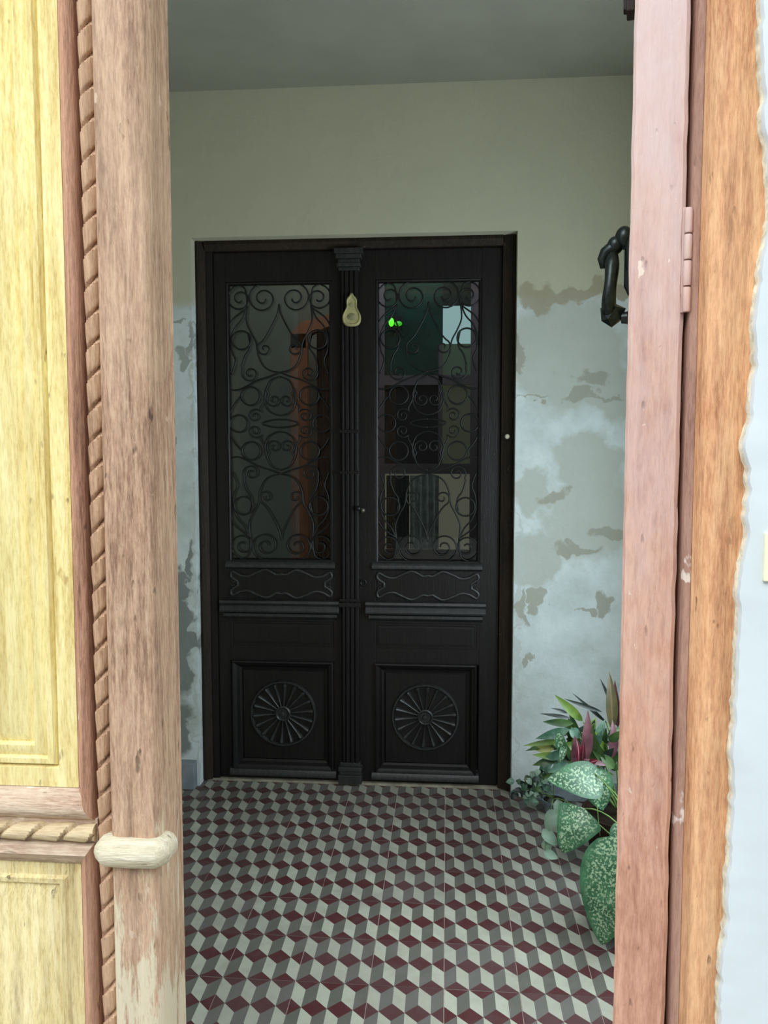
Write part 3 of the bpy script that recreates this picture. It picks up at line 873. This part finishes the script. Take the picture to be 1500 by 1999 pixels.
lp = [(0, 0), (.018, .0), (.022, .004), (.030, .001), (.034, -.004), (.055, .002)]
MB().frame(-.946, -.4935, .12, .8625, lp, 1.008).build('lower_panel', M['yellow_pale'], d1, 30)
MB().box(-1.03, -.465, 1.0, 1.02, .895, .929).build('middle_rail', M['mould_x'], d1)
MB().box(-1.03, -.465, 1.0, 1.02, 0, .082).build('bottom_rail', M['mould_x'], d1)
MB().box(-1.03, -.465, 1.0, 1.02, 2.478, 2.56).build('top_rail', M['mould_x'], d1)
MB().box(-1.03, -.969, 1.0, 1.02, 0, 2.56).build('hinge_stile', M['mould'], d1)

# ------------------------------------------------------------------ street door frame
t3 = empty('trim_3', (0, 1.0, 0)); tag(t3, 'weathered orange brown wooden frame of the street doorway', kind='structure')
MB().prism([(.2995, 1.06), (.2995, .985), (.303, .972), (.308, .9685), (.330, .968), (.336, .971), (.40, .971), (.40, 1.06)], 0, 2.60, 'z').build('jamb', M['orange'], t3, 40)
MB().prism([(.2905, 1.018), (.2905, .998), (.2925, .995), (.2990, .993), (.2994, 1.018)], 0, 2.58, 'z').build('rebate_strip', M['brownpink'], t3, 40)
MB().box(-1.06, -1.031, .985, 1.06, 0, 2.60, .003).build('jamb', M['orange'], t3)
MB().box(-1.03, .2904, .985, 1.06, 2.562, 2.599, .003).build('head', M['orange'], t3)
# ------------------------------------------------------------------ street door, right leaf (open inwards, hinged on the right jamb)
PHI = math.radians(13.3)
d2 = empty('door_2', (.2855, 1.0, 0), -PHI)        # local +y runs along the leaf, local -x is its outer face
tag(d2, 'open right leaf of the street door seen edge on, pink painted, with dark knocker', kind='structure')
def local(mb, name, mt, parent=d2, smooth=False):
    me_parent = parent
    loc = d2.location.copy(); d2.location = (0, 0, 0)
    o = mb.build(name, mt, me_parent, smooth)
    d2.location = loc
    return o
TH = .0655
# hinge edge with worn, slightly irregular arris
n = 90; vs_ = []; fs = []
for i in range(n + 1):
    z = 2.55 * i / n
    e1 = rnd.uniform(-.0012, .0012); e2 = rnd.uniform(-.001, .001)
    vs_ += [(-TH + e1 * .5, .085, z), (-TH + e1 * .5, .004, z), (-TH + .0035 + e1, .0005, z), (-.006 + e2, 0.0, z), (-.0015 + e2, .004, z), (-.0015, .085, z)]
for i in range(n):
    for k in range(6):
        a_, c_ = i * 6 + k, i * 6 + (k + 1) % 6
        fs.append((a_, c_, c_ + 6, a_ + 6))
mm = MB(); mm.add(vs_, fs); mm.add(vs_[:6], [(0, 1, 2, 3, 4, 5)]); mm.add(vs_[-6:], [(0, 1, 2, 3, 4, 5)])
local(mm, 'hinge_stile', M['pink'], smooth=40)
local(MB().box(-TH, -.002, .085, .52, 2.45, 2.55), 'top_rail', M['mould'])
local(MB().box(-TH, -.002, .085, .52, .86, .97), 'middle_rail', M['mould'])
local(MB().box(-TH, -.002, .085, .52, .0, .10), 'bottom_rail', M['mould'])
local(MB().box(-TH, -.002, .52, .60, 0, 2.55), 'lock_stile', M['stile'])
local(MB().box(-TH + .018, -.016, .085, .52, .97, 2.45), 'upper_panel', M['yellow'])
local(MB().box(-TH + .018, -.016, .085, .52, .10, .86), 'lower_panel', M['yellow_pale'])
# hinge knuckles in the seam
for (z0, z1) in ((1.588, 1.712), (.30, .42)):
    hm = MB(); k = 4
    for i in range(k):
        a0 = z0 + (z1 - z0) * i / k
        hm.lathe([(0, 0), (.0042, 0), (.0048, .002), (.0048, (z1 - z0) / k - .004), (.0042, (z1 - z0) / k - .002), (0, (z1 - z0) / k - .002)], .0015, -.004, a0, 12)
    hm.box(-.005, .001, -.0012, .0015, z0, z1)
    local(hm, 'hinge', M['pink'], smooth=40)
bk = MB(); bk.box(-TH - .010, -TH + .002, .03, .055, 1.965, 2.06, .002); bk.box(-TH - .014, -TH, .036, .049, 1.97, 1.99, .002)
local(bk, 'bolt', M['frame_wood'])
# door knocker on the outer face (local -x)
U0, fx = .335, -TH
kn = MB()
pl = [(0, .045), (.012, .040), (.020, .024), (.017, .004), (.022, -.020), (.016, -.044), (.008, -.056), (0, -.060)]
pl = catmull(pl, 4)
ol = [(U0 + x, 1.735 + z) for x, z in pl] + [(U0 - x, 1.735 + z) for x, z in reversed(pl[1:-1])]
kn.rings([[(fx + .001, y, z) for y, z in ol], [(fx - .006, y, z) for y, z in ol], [(fx - .013, U0 + (y - U0) * .6, 1.733 + (z - 1.733) * .75) for y, z in ol]])
knk = local(kn, 'door_knocker', M['knocker'], smooth=50)
tag(knk, 'dark aged metal door knocker')
def blob(c, rx, ry, rz, sub=2, fac=0.0):
    bm = bmesh.new(); bmesh.ops.create_icosphere(bm, subdivisions=sub, radius=1)
    for v in bm.verts:
        k = 1 - fac * max(0, -v.co.z)
        v.co = Vector((c[0] + v.co.x * rx * k, c[1] + v.co.y * ry * k, c[2] + v.co.z * rz))
    return bm
bs = MB(); bs.bm(blob((fx - .014, U0, 1.768), .015, .017, .019, 3)); bs.bm(blob((fx - .028, U0, 1.757), .013, .014, .015, 3))
local(bs, 'boss', M['knocker'], knk, True)
arm = [(fx - .024, U0, 1.752), (fx - .034, U0, 1.752), (fx - .042, U0, 1.746), (fx - .047, U0, 1.736), (fx - .046, U0, 1.722)]
local(MB().tube(arm, [.012, .012, .011, .009, .005], 14), 'bracket', M['knocker'], knk, True)
ring_ = []; rr = []
for i in range(41):
    a0 = 2 * math.pi * i / 40
    ring_.append((fx - .034 + .003 * math.sin(a0), U0 + .030 * math.cos(a0) * (1 - .25 * math.sin(a0)), 1.694 + .046 * math.sin(a0)))
    rr.append(.0085 + .0022 * math.sin(a0 * 2) ** 2)
ring_.pop(); rr.pop()
local(MB().tube(ring_, rr, 12, closed=True), 'knocker_ring', M['knocker'], knk, True)
local(MB().bm(blob((fx - .031, U0, 1.646), .0245, .027, .0205, 1, .55)), 'striker', M['knocker'], knk, 20)
st = [[(fx - h, U0 + r * math.cos(2 * math.pi * k / 14), 1.640 + r * math.sin(2 * math.pi * k / 14)) for k in range(14)] for r, h in ((.016, -.001), (.016, .003), (.010, .007), (.009, .016), (.001, .017))]
local(MB().rings(st), 'stud', M['knocker'], knk, 40)

# cream plaque at the right edge of the view
pq = MB()
p0, p1 = P(1489, 1134, .953), P(1560, 1040, .953)
pq.box(p0.x, p1.x, .948, .9535, p0.z, p1.z, .0015)
tag(pq.build('wall_plaque', M['plaque']), 'pale cream plaque on the white street wall, cut by the right edge of the photo', 'plaque')

# street
g = MB(); g.box(-9, 9, -7.1, .80, -.14, -.004)
tag(g.build('street_pavement', M['pavement']), 'pavement of the street in front of the doorway', kind='structure')
fa = MB(); fa.box(-9, 9, -7.4, -7.1, -.1, 6.0)
op = tag(fa.build('wall_street', M['far_facade']), 'facade across the street, mirrored in the door glass', kind='structure')
for (xa, xb, za, zb) in ((-3.6, -2.5, .9, 2.3), (1.9, 2.9, .9, 2.3)):
    MB().box(xa, xb, -7.11, -7.05, za, zb).build('shutter', M['far_dark'], op)

# ------------------------------------------------------------------ plants
def leaf_mat(name, c1, c2, speck=None, vein=None, rough=.38, cut=.57, sc=95):
    m, nt, b = new_mat(name, rough, .45)
    v = coords(nt)
    n = noise(nt, v, 18, 3)
    c = ramp(nt, n, [(.35, c1), (.65, c2)])
    if speck:
        s = noise(nt, v, sc, 3, .6)
        ut = nd(nt, 'ShaderNodeTexCoord')
        us = nd(nt, 'ShaderNodeSeparateXYZ'); nt.links.new(ut.outputs['UV'], us.inputs[0])
        ed = ramp(nt, math_(nt, 'ABSOLUTE', math_(nt, 'SUBTRACT', us.outputs[0], .5)), [(.30, W(1)), (.46, W(0))])
        k_ = math_(nt, 'MULTIPLY', ramp(nt, s, [(cut, W(0)), (cut + .07, W(.7))]), ed)
        c = mix(nt, k_, c, speck)
    uv = nd(nt, 'ShaderNodeTexCoord')
    sp = nd(nt, 'ShaderNodeSeparateXYZ'); nt.links.new(uv.outputs['UV'], sp.inputs[0])
    if vein:
        d = math_(nt, 'ABSOLUTE', math_(nt, 'SUBTRACT', sp.outputs[0], .5))
        c = mix(nt, ramp(nt, d, [(0.03, W(.9)), (.09, W(0))]), c, vein)
    nt.links.new(c, b.inputs['Base Color'])
    b.inputs['Subsurface Weight'].default_value = 0.0
    return m
L = {
 'speck': leaf_mat('speckled_leaf', srgb(38, 82, 54), srgb(66, 114, 80), srgb(176, 200, 164), cut=.50, sc=150),
 'green': leaf_mat('green_leaf', srgb(36, 66, 34), srgb(74, 104, 54)),
 'bright': leaf_mat('bright_green_leaf', srgb(70, 100, 34), srgb(108, 136, 58)),
 'dark': leaf_mat('dark_thin_leaf', srgb(24, 34, 32), srgb(48, 60, 54)),
 'bluegreen': leaf_mat('blue_green_leaf', srgb(50, 88, 70), srgb(104, 138, 118), srgb(180, 200, 180), cut=.66),
 'yellow': leaf_mat('yellow_green_leaf', srgb(140, 150, 76), srgb(176, 180, 106)),
 'mauve': leaf_mat('mauve_leaf', srgb(84, 48, 56), srgb(116, 76, 84)),
 'crimson': leaf_mat('crimson_leaf', srgb(74, 22, 36), srgb(118, 38, 56), vein=srgb(212, 130, 144)),
 'olive': leaf_mat('olive_red_leaf', srgb(66, 72, 42), srgb(98, 84, 58), vein=srgb(120, 100, 70)),
 'pale': leaf_mat('pale_vine_leaf', srgb(110, 142, 120), srgb(150, 176, 156)),
}
SH = {
 'lance': lambda t: math.sin(math.pi * t ** .75) ** .9,
 'ovate': lambda t: (math.sin(math.pi * t ** .62) ** .75) if t < 1 else 0,
 'heart': lambda t: min(1, (t / .16) ** .6) * (1 - t) ** .62 * 1.12 if t < .999 else 0,
}
def leaf(parent, base, tip, width, nrm, shape, mt, curl=.12, fold=.18, n=12, wave=0.0):
    base, tip = Vector(base), Vector(tip)
    ax = tip - base; Ln = ax.length; ax.normalize()
    nrm = Vector(nrm); nrm = (nrm - ax * nrm.dot(ax)).normalized()
    sd_ = ax.cross(nrm)
    cols = (-1, -.5, 0, .5, 1)
    vs_ = []; uv = []
    for i in range(n + 1):
        t = i / n
        hw = max(.0004, SH[shape](t) * width / 2)
        c = base + ax * (Ln * t) + nrm * (curl * Ln * (4 * t * (1 - t)))
        for k in cols:
            vs_.append(c + sd_ * hw * k + nrm * (-fold * hw * abs(k) ** 1.5 * -1 + wave * width * math.sin(t * 17 + k * 2)))
            uv.append(((k + 1) / 2, t))
    fs = []
    for i in range(n):
        for k in range(4):
            a0 = i * 5 + k
            fs.append((a0, a0 + 1, a0 + 6, a0 + 5))
    off = parent.location
    me = bpy.data.meshes.new('leaf')
    me.from_pydata([tuple(v - off) for v in vs_], [], fs)
    me.materials.append(mt)
    ul = me.uv_layers.new(name='UVMap')
    for lp_ in me.loops:
        ul.data[lp_.index].uv = uv[lp_.vertex_index]
    me.polygons.foreach_set('use_smooth', [True] * len(fs))
    o = bpy.data.objects.new('leaf', me); COL.objects.link(o); o.parent = parent
    return o
def stem(parent, pts, r=.0025):
    p = [Vector(q) for q in pts]
    out = []
    for i in range(9):
        t = i / 8
        if len(p) == 3:
            out.append(p[0] * (1 - t) ** 2 + p[1] * 2 * t * (1 - t) + p[2] * t * t)
        else:
            out.append(p[0].lerp(p[-1], t))
    return MB().tube(out, r, 6).build('stem', M['stem'], parent, True)
def pot(parent, cx, cy, r, h, mt):
    MB().lathe([(0, 0), (r * .72, 0), (r * .75, .006), (r * .95, h * .82), (r * 1.04, h * .83), (r * 1.06, h), (r * .98, h), (r * .93, h * .9), (r * .9, h * .86), (0, h * .86)], cx, cy, 0, 32).build('pot', mt, parent, 40)
    MB().lathe([(0, 0), (r * .91, 0), (r * .88, .006), (0, .012)], cx, cy, h * .862, 24).build('soil', M['soil'], parent, True)
CAMV = Vector((0, -1, .35))

# A: large speckled leaves, nearest the street
A = empty('speckled_houseplant', (.60, 2.30, 0)); tag(A, 'potted plant with large silver speckled green leaves low beside the open street leaf', 'plant')
pot(A, .60, 2.30, .125, .21, M['pot_dark'])
crown = Vector((.60, 2.30, .20))
def PL(x, y, Y): return P(x, y, Y)
Aset = [
 # base px, tip px, depth, width px, shape, normal
 ((1178, 1530), (1068, 1522), 2.42, 74, 'ovate', (-.2, -.8, .7)),
 ((1150, 1502), (1178, 1582), 2.44, 70, 'ovate', (.35, -1, .1)),
 ((1142, 1578), (1098, 1664), 2.36, 92, 'heart', (-.3, -1, .4)),
 ((1208, 1630), (1176, 1845), 2.22, 118, 'ovate', (-.35, -1, .25)),
 ((1215, 1600), (1225, 1690), 2.35, 60, 'ovate', (0, -1, .3)),
]
for (b0, t0, Y, wpx, shp, nr) in Aset:
    b1 = PL(*b0, Y); t1 = PL(*t0, Y - .03)
    leaf(A, b1, t1, wpx * Y / F_PX, nr, shp, L['speck'], curl=.08, fold=.22, n=16)
    stem(A, [crown, (crown + b1) / 2 + Vector((0, 0, .10)), b1], .0022)
stem(A, [PL(1166, 1570, 2.38), PL(1168, 1600, 2.37), PL(1172, 1632, 2.36)], .0015)
for (b0, t0, Y, wpx) in [((1088, 1580), (1068, 1624), 2.55, 30), ((1060, 1618), (1088, 1650), 2.55, 24), ((1062, 1662), (1090, 1676), 2.5, 18), ((1088, 1560), (1100, 1600), 2.55, 22), ((1062, 1640), (1075, 1662), 2.55, 20)]:
    b1 = PL(*b0, Y)
    leaf(A, b1, PL(*t0, Y), wpx * Y / F_PX, (-.3, -1, .6), 'ovate', L['pale'], n=8)
stem(A, [crown, PL(1110, 1545, 2.5), PL(1080, 1560, 2.55)], .002)
stem(A, [PL(1080, 1560, 2.55), PL(1070, 1610, 2.56), PL(1064, 1662, 2.53)], .0016)
for k in range(22):     # shaded foliage round the crown
    a0 = rnd.uniform(0, 2 * math.pi); rr_ = rnd.uniform(.05, .13)
    b1 = crown + Vector((math.cos(a0) * .04, math.sin(a0) * .04, .02))
    t1 = crown + Vector((math.cos(a0) * rr_ + .02, math.sin(a0) * rr_, rnd.uniform(-.02, .13)))
    leaf(A, b1, t1, rnd.uniform(.035, .06), (math.cos(a0) * .3, -.5, 1), 'ovate', L['green'], n=8)

# B: ti plant with narrow green, mauve and crimson leaves
B = empty('mixed_ti_plant', (.60, 2.72, 0)); tag(B, 'potted plant with narrow green and crimson leaves in front of the pale wall', 'plant')
pot(B, .60, 2.72, .12, .19, M['pot_clay'])
cb = Vector((.60, 2.72, .18))
Bset = [
 ((1196, 1425), (1190, 1312), 22, 'olive', 'lance', 2.7), ((1207, 1420), (1201, 1328), 16, 'mauve', 'lance', 2.75), ((1192, 1370), (1172, 1325), 6, 'dark', 'lance', 2.8),
 ((1186, 1412), (1118, 1353), 7, 'dark', 'lance', 2.75), ((1176, 1390), (1102, 1364), 8, 'dark', 'lance', 2.7),
 ((1138, 1408), (1083, 1356), 17, 'bright', 'lance', 2.62), ((1114, 1402), (1054, 1393), 7, 'dark', 'lance', 2.66), ((1108, 1392), (1076, 1382), 6, 'dark', 'lance', 2.7),
 ((1120, 1412), (1060, 1409), 15, 'green', 'lance', 2.6), ((1112, 1424), (1046, 1442), 18, 'bluegreen', 'lance', 2.6), ((1096, 1446), (1022, 1456), 11, 'bright', 'lance', 2.62),
 ((1082, 1462), (1036, 1459), 17, 'yellow', 'lance', 2.64), ((1084, 1450), (1026, 1466), 10, 'green', 'lance', 2.66),
 ((1104, 1468), (1060, 1482), 18, 'bluegreen', 'lance', 2.6), ((1092, 1480), (1040, 1494), 15, 'green', 'lance', 2.62), ((1110, 1490), (1070, 1508), 17, 'bluegreen', 'lance', 2.6),
 ((1118, 1500), (1058, 1520), 14, 'green', 'lance', 2.6), ((1112, 1424), (1134, 1440), 20, 'bluegreen', 'lance', 2.58), ((1092, 1428), (1100, 1482), 20, 'speck', 'lance', 2.55),
 ((1104, 1452), (1094, 1490), 14, 'speck', 'lance', 2.55),
 ((1142, 1490), (1148, 1386), 22, 'mauve', 'lance', 2.58), ((1128, 1500), (1122, 1436), 24, 'mauve', 'lance', 2.54), ((1130, 1488), (1126, 1442), 12, 'crimson', 'lance', 2.52), ((1138, 1486), (1140, 1446), 10, 'crimson', 'lance', 2.52),
 ((1196, 1480), (1196, 1405), 18, 'mauve', 'lance', 2.64), ((1150, 1490), (1168, 1484), 12, 'crimson', 'lance', 2.5), ((1184, 1494), (1140, 1482), 10, 'mauve', 'lance', 2.5),
 ((1150, 1430), (1164, 1400), 14, 'bright', 'lance', 2.64), ((1160, 1450), (1182, 1404), 16, 'bluegreen', 'lance', 2.66), ((1176, 1470), (1184, 1420), 14, 'green', 'lance', 2.66),
 ((1162, 1470), (1158, 1420), 15, 'green', 'lance', 2.6), ((1180, 1500), (1164, 1440), 18, 'green', 'lance', 2.62), ((1200, 1500), (1170, 1470), 20, 'green', 'lance', 2.6),
 ((1120, 1450), (1110, 1402), 18, 'green', 'lance', 2.66), ((1130, 1440), (1112, 1390), 14, 'green', 'lance', 2.68),
]
for (b0, t0, wpx, key, shp, Y) in Bset:
    b1 = PL(*b0, Y); t1 = PL(*t0, Y + rnd.uniform(-.03, .02))
    leaf(B, b1, t1, wpx * Y / F_PX * 1.05, (rnd.uniform(-.4, .3), -1, rnd.uniform(.1, .7)), shp, L[key], curl=rnd.uniform(.02, .1), n=10)
for (q0, q1) in (((1115, 1420), 2.62), ((1090, 1460), 2.62), ((1140, 1500), 2.55), ((1196, 1430), 2.7), ((1140, 1410), 2.62), ((1185, 1412), 2.75), ((1105, 1500), 2.6), ((1165, 1470), 2.64)):
    e_ = PL(*q0, q1)
    stem(B, [cb, (cb + e_) / 2 + Vector((.02, 0, .04)), e_], .003)
for k in range(34):     # middle layer of lance leaves
    u = rnd.random(); q0 = (1096 + 100 * u, 1440 + rnd.uniform(0, 70)); Y = rnd.uniform(2.60, 2.70)
    ang = math.radians(rnd.uniform(95, 200) - 60 * u)
    ln = rnd.uniform(34, 62)
    leaf(B, PL(*q0, Y), PL(q0[0] + ln * math.cos(ang), q0[1] - ln * math.sin(ang) * .8, Y - .02), rnd.uniform(.018, .032), (rnd.uniform(-.4, .4), -1, .5), 'lance', L[rnd.choice(['green', 'bluegreen', 'dark', 'green', 'bright'])], curl=.06, n=8)
for k in range(46):     # inner foliage
    q0 = (rnd.uniform(1100, 1195), rnd.uniform(1430, 1515)); Y = rnd.uniform(2.66, 2.78)
    b1 = PL(*q0, Y); a0 = rnd.uniform(0, 2 * math.pi)
    t1 = b1 + Vector((math.cos(a0) * .06, rnd.uniform(-.03, .03), math.sin(a0) * .045))
    leaf(B, b1, t1, rnd.uniform(.018, .03), (0, -1, .4), 'ovate', L[rnd.choice(['green', 'green', 'bluegreen', 'dark'])], n=7)

# C: ivy in a low blue-grey pot near the door
Cc = empty('trailing_ivy', (.43, 3.10, 0)); tag(Cc, 'low trailing ivy in a blue grey pot beside the foot of the dark door', 'plant')
pot(Cc, .43, 3.10, .045, .06, M['pot_blue'])
cc = Vector((.43, 3.10, .055))
for k in range(84):
    if k < 60:
        q0 = (rnd.uniform(1004, 1078), 0); y_ = rnd.uniform(1512, 1562) if q0[0] > 1015 else rnd.uniform(1525, 1560)
        if q0[0] > 1045: y_ -= rnd.uniform(0, 22)
    else:
        q0 = (rnd.uniform(1050, 1100), 0); y_ = rnd.uniform(1490, 1530)
    Y = rnd.uniform(2.98, 3.12)
    b1 = PL(q0[0], y_, Y); b1.z = max(b1.z, .02)
    a0 = rnd.uniform(-.2, 2 * math.pi)
    t1 = b1 + Vector((math.cos(a0) * .034, rnd.uniform(-.02, .006), math.sin(a0) * .026)); t1.z = max(t1.z, .01)
    leaf(Cc, b1, t1, rnd.uniform(.020, .034), (rnd.uniform(-.4, .4), -1, .7), 'ovate', L[rnd.choice(['bluegreen', 'bluegreen', 'green', 'pale', 'dark'])], n=6)
for (qx, qy) in ((1010, 1545), (1030, 1520), (1055, 1500), (1080, 1500), (1020, 1560), (1045, 1560)):
    e_ = PL(qx, qy, 3.05); e_.z = max(e_.z, .012)
    stem(Cc, [cc, (cc + e_) / 2 + Vector((0, 0, .05)), e_], .0018)
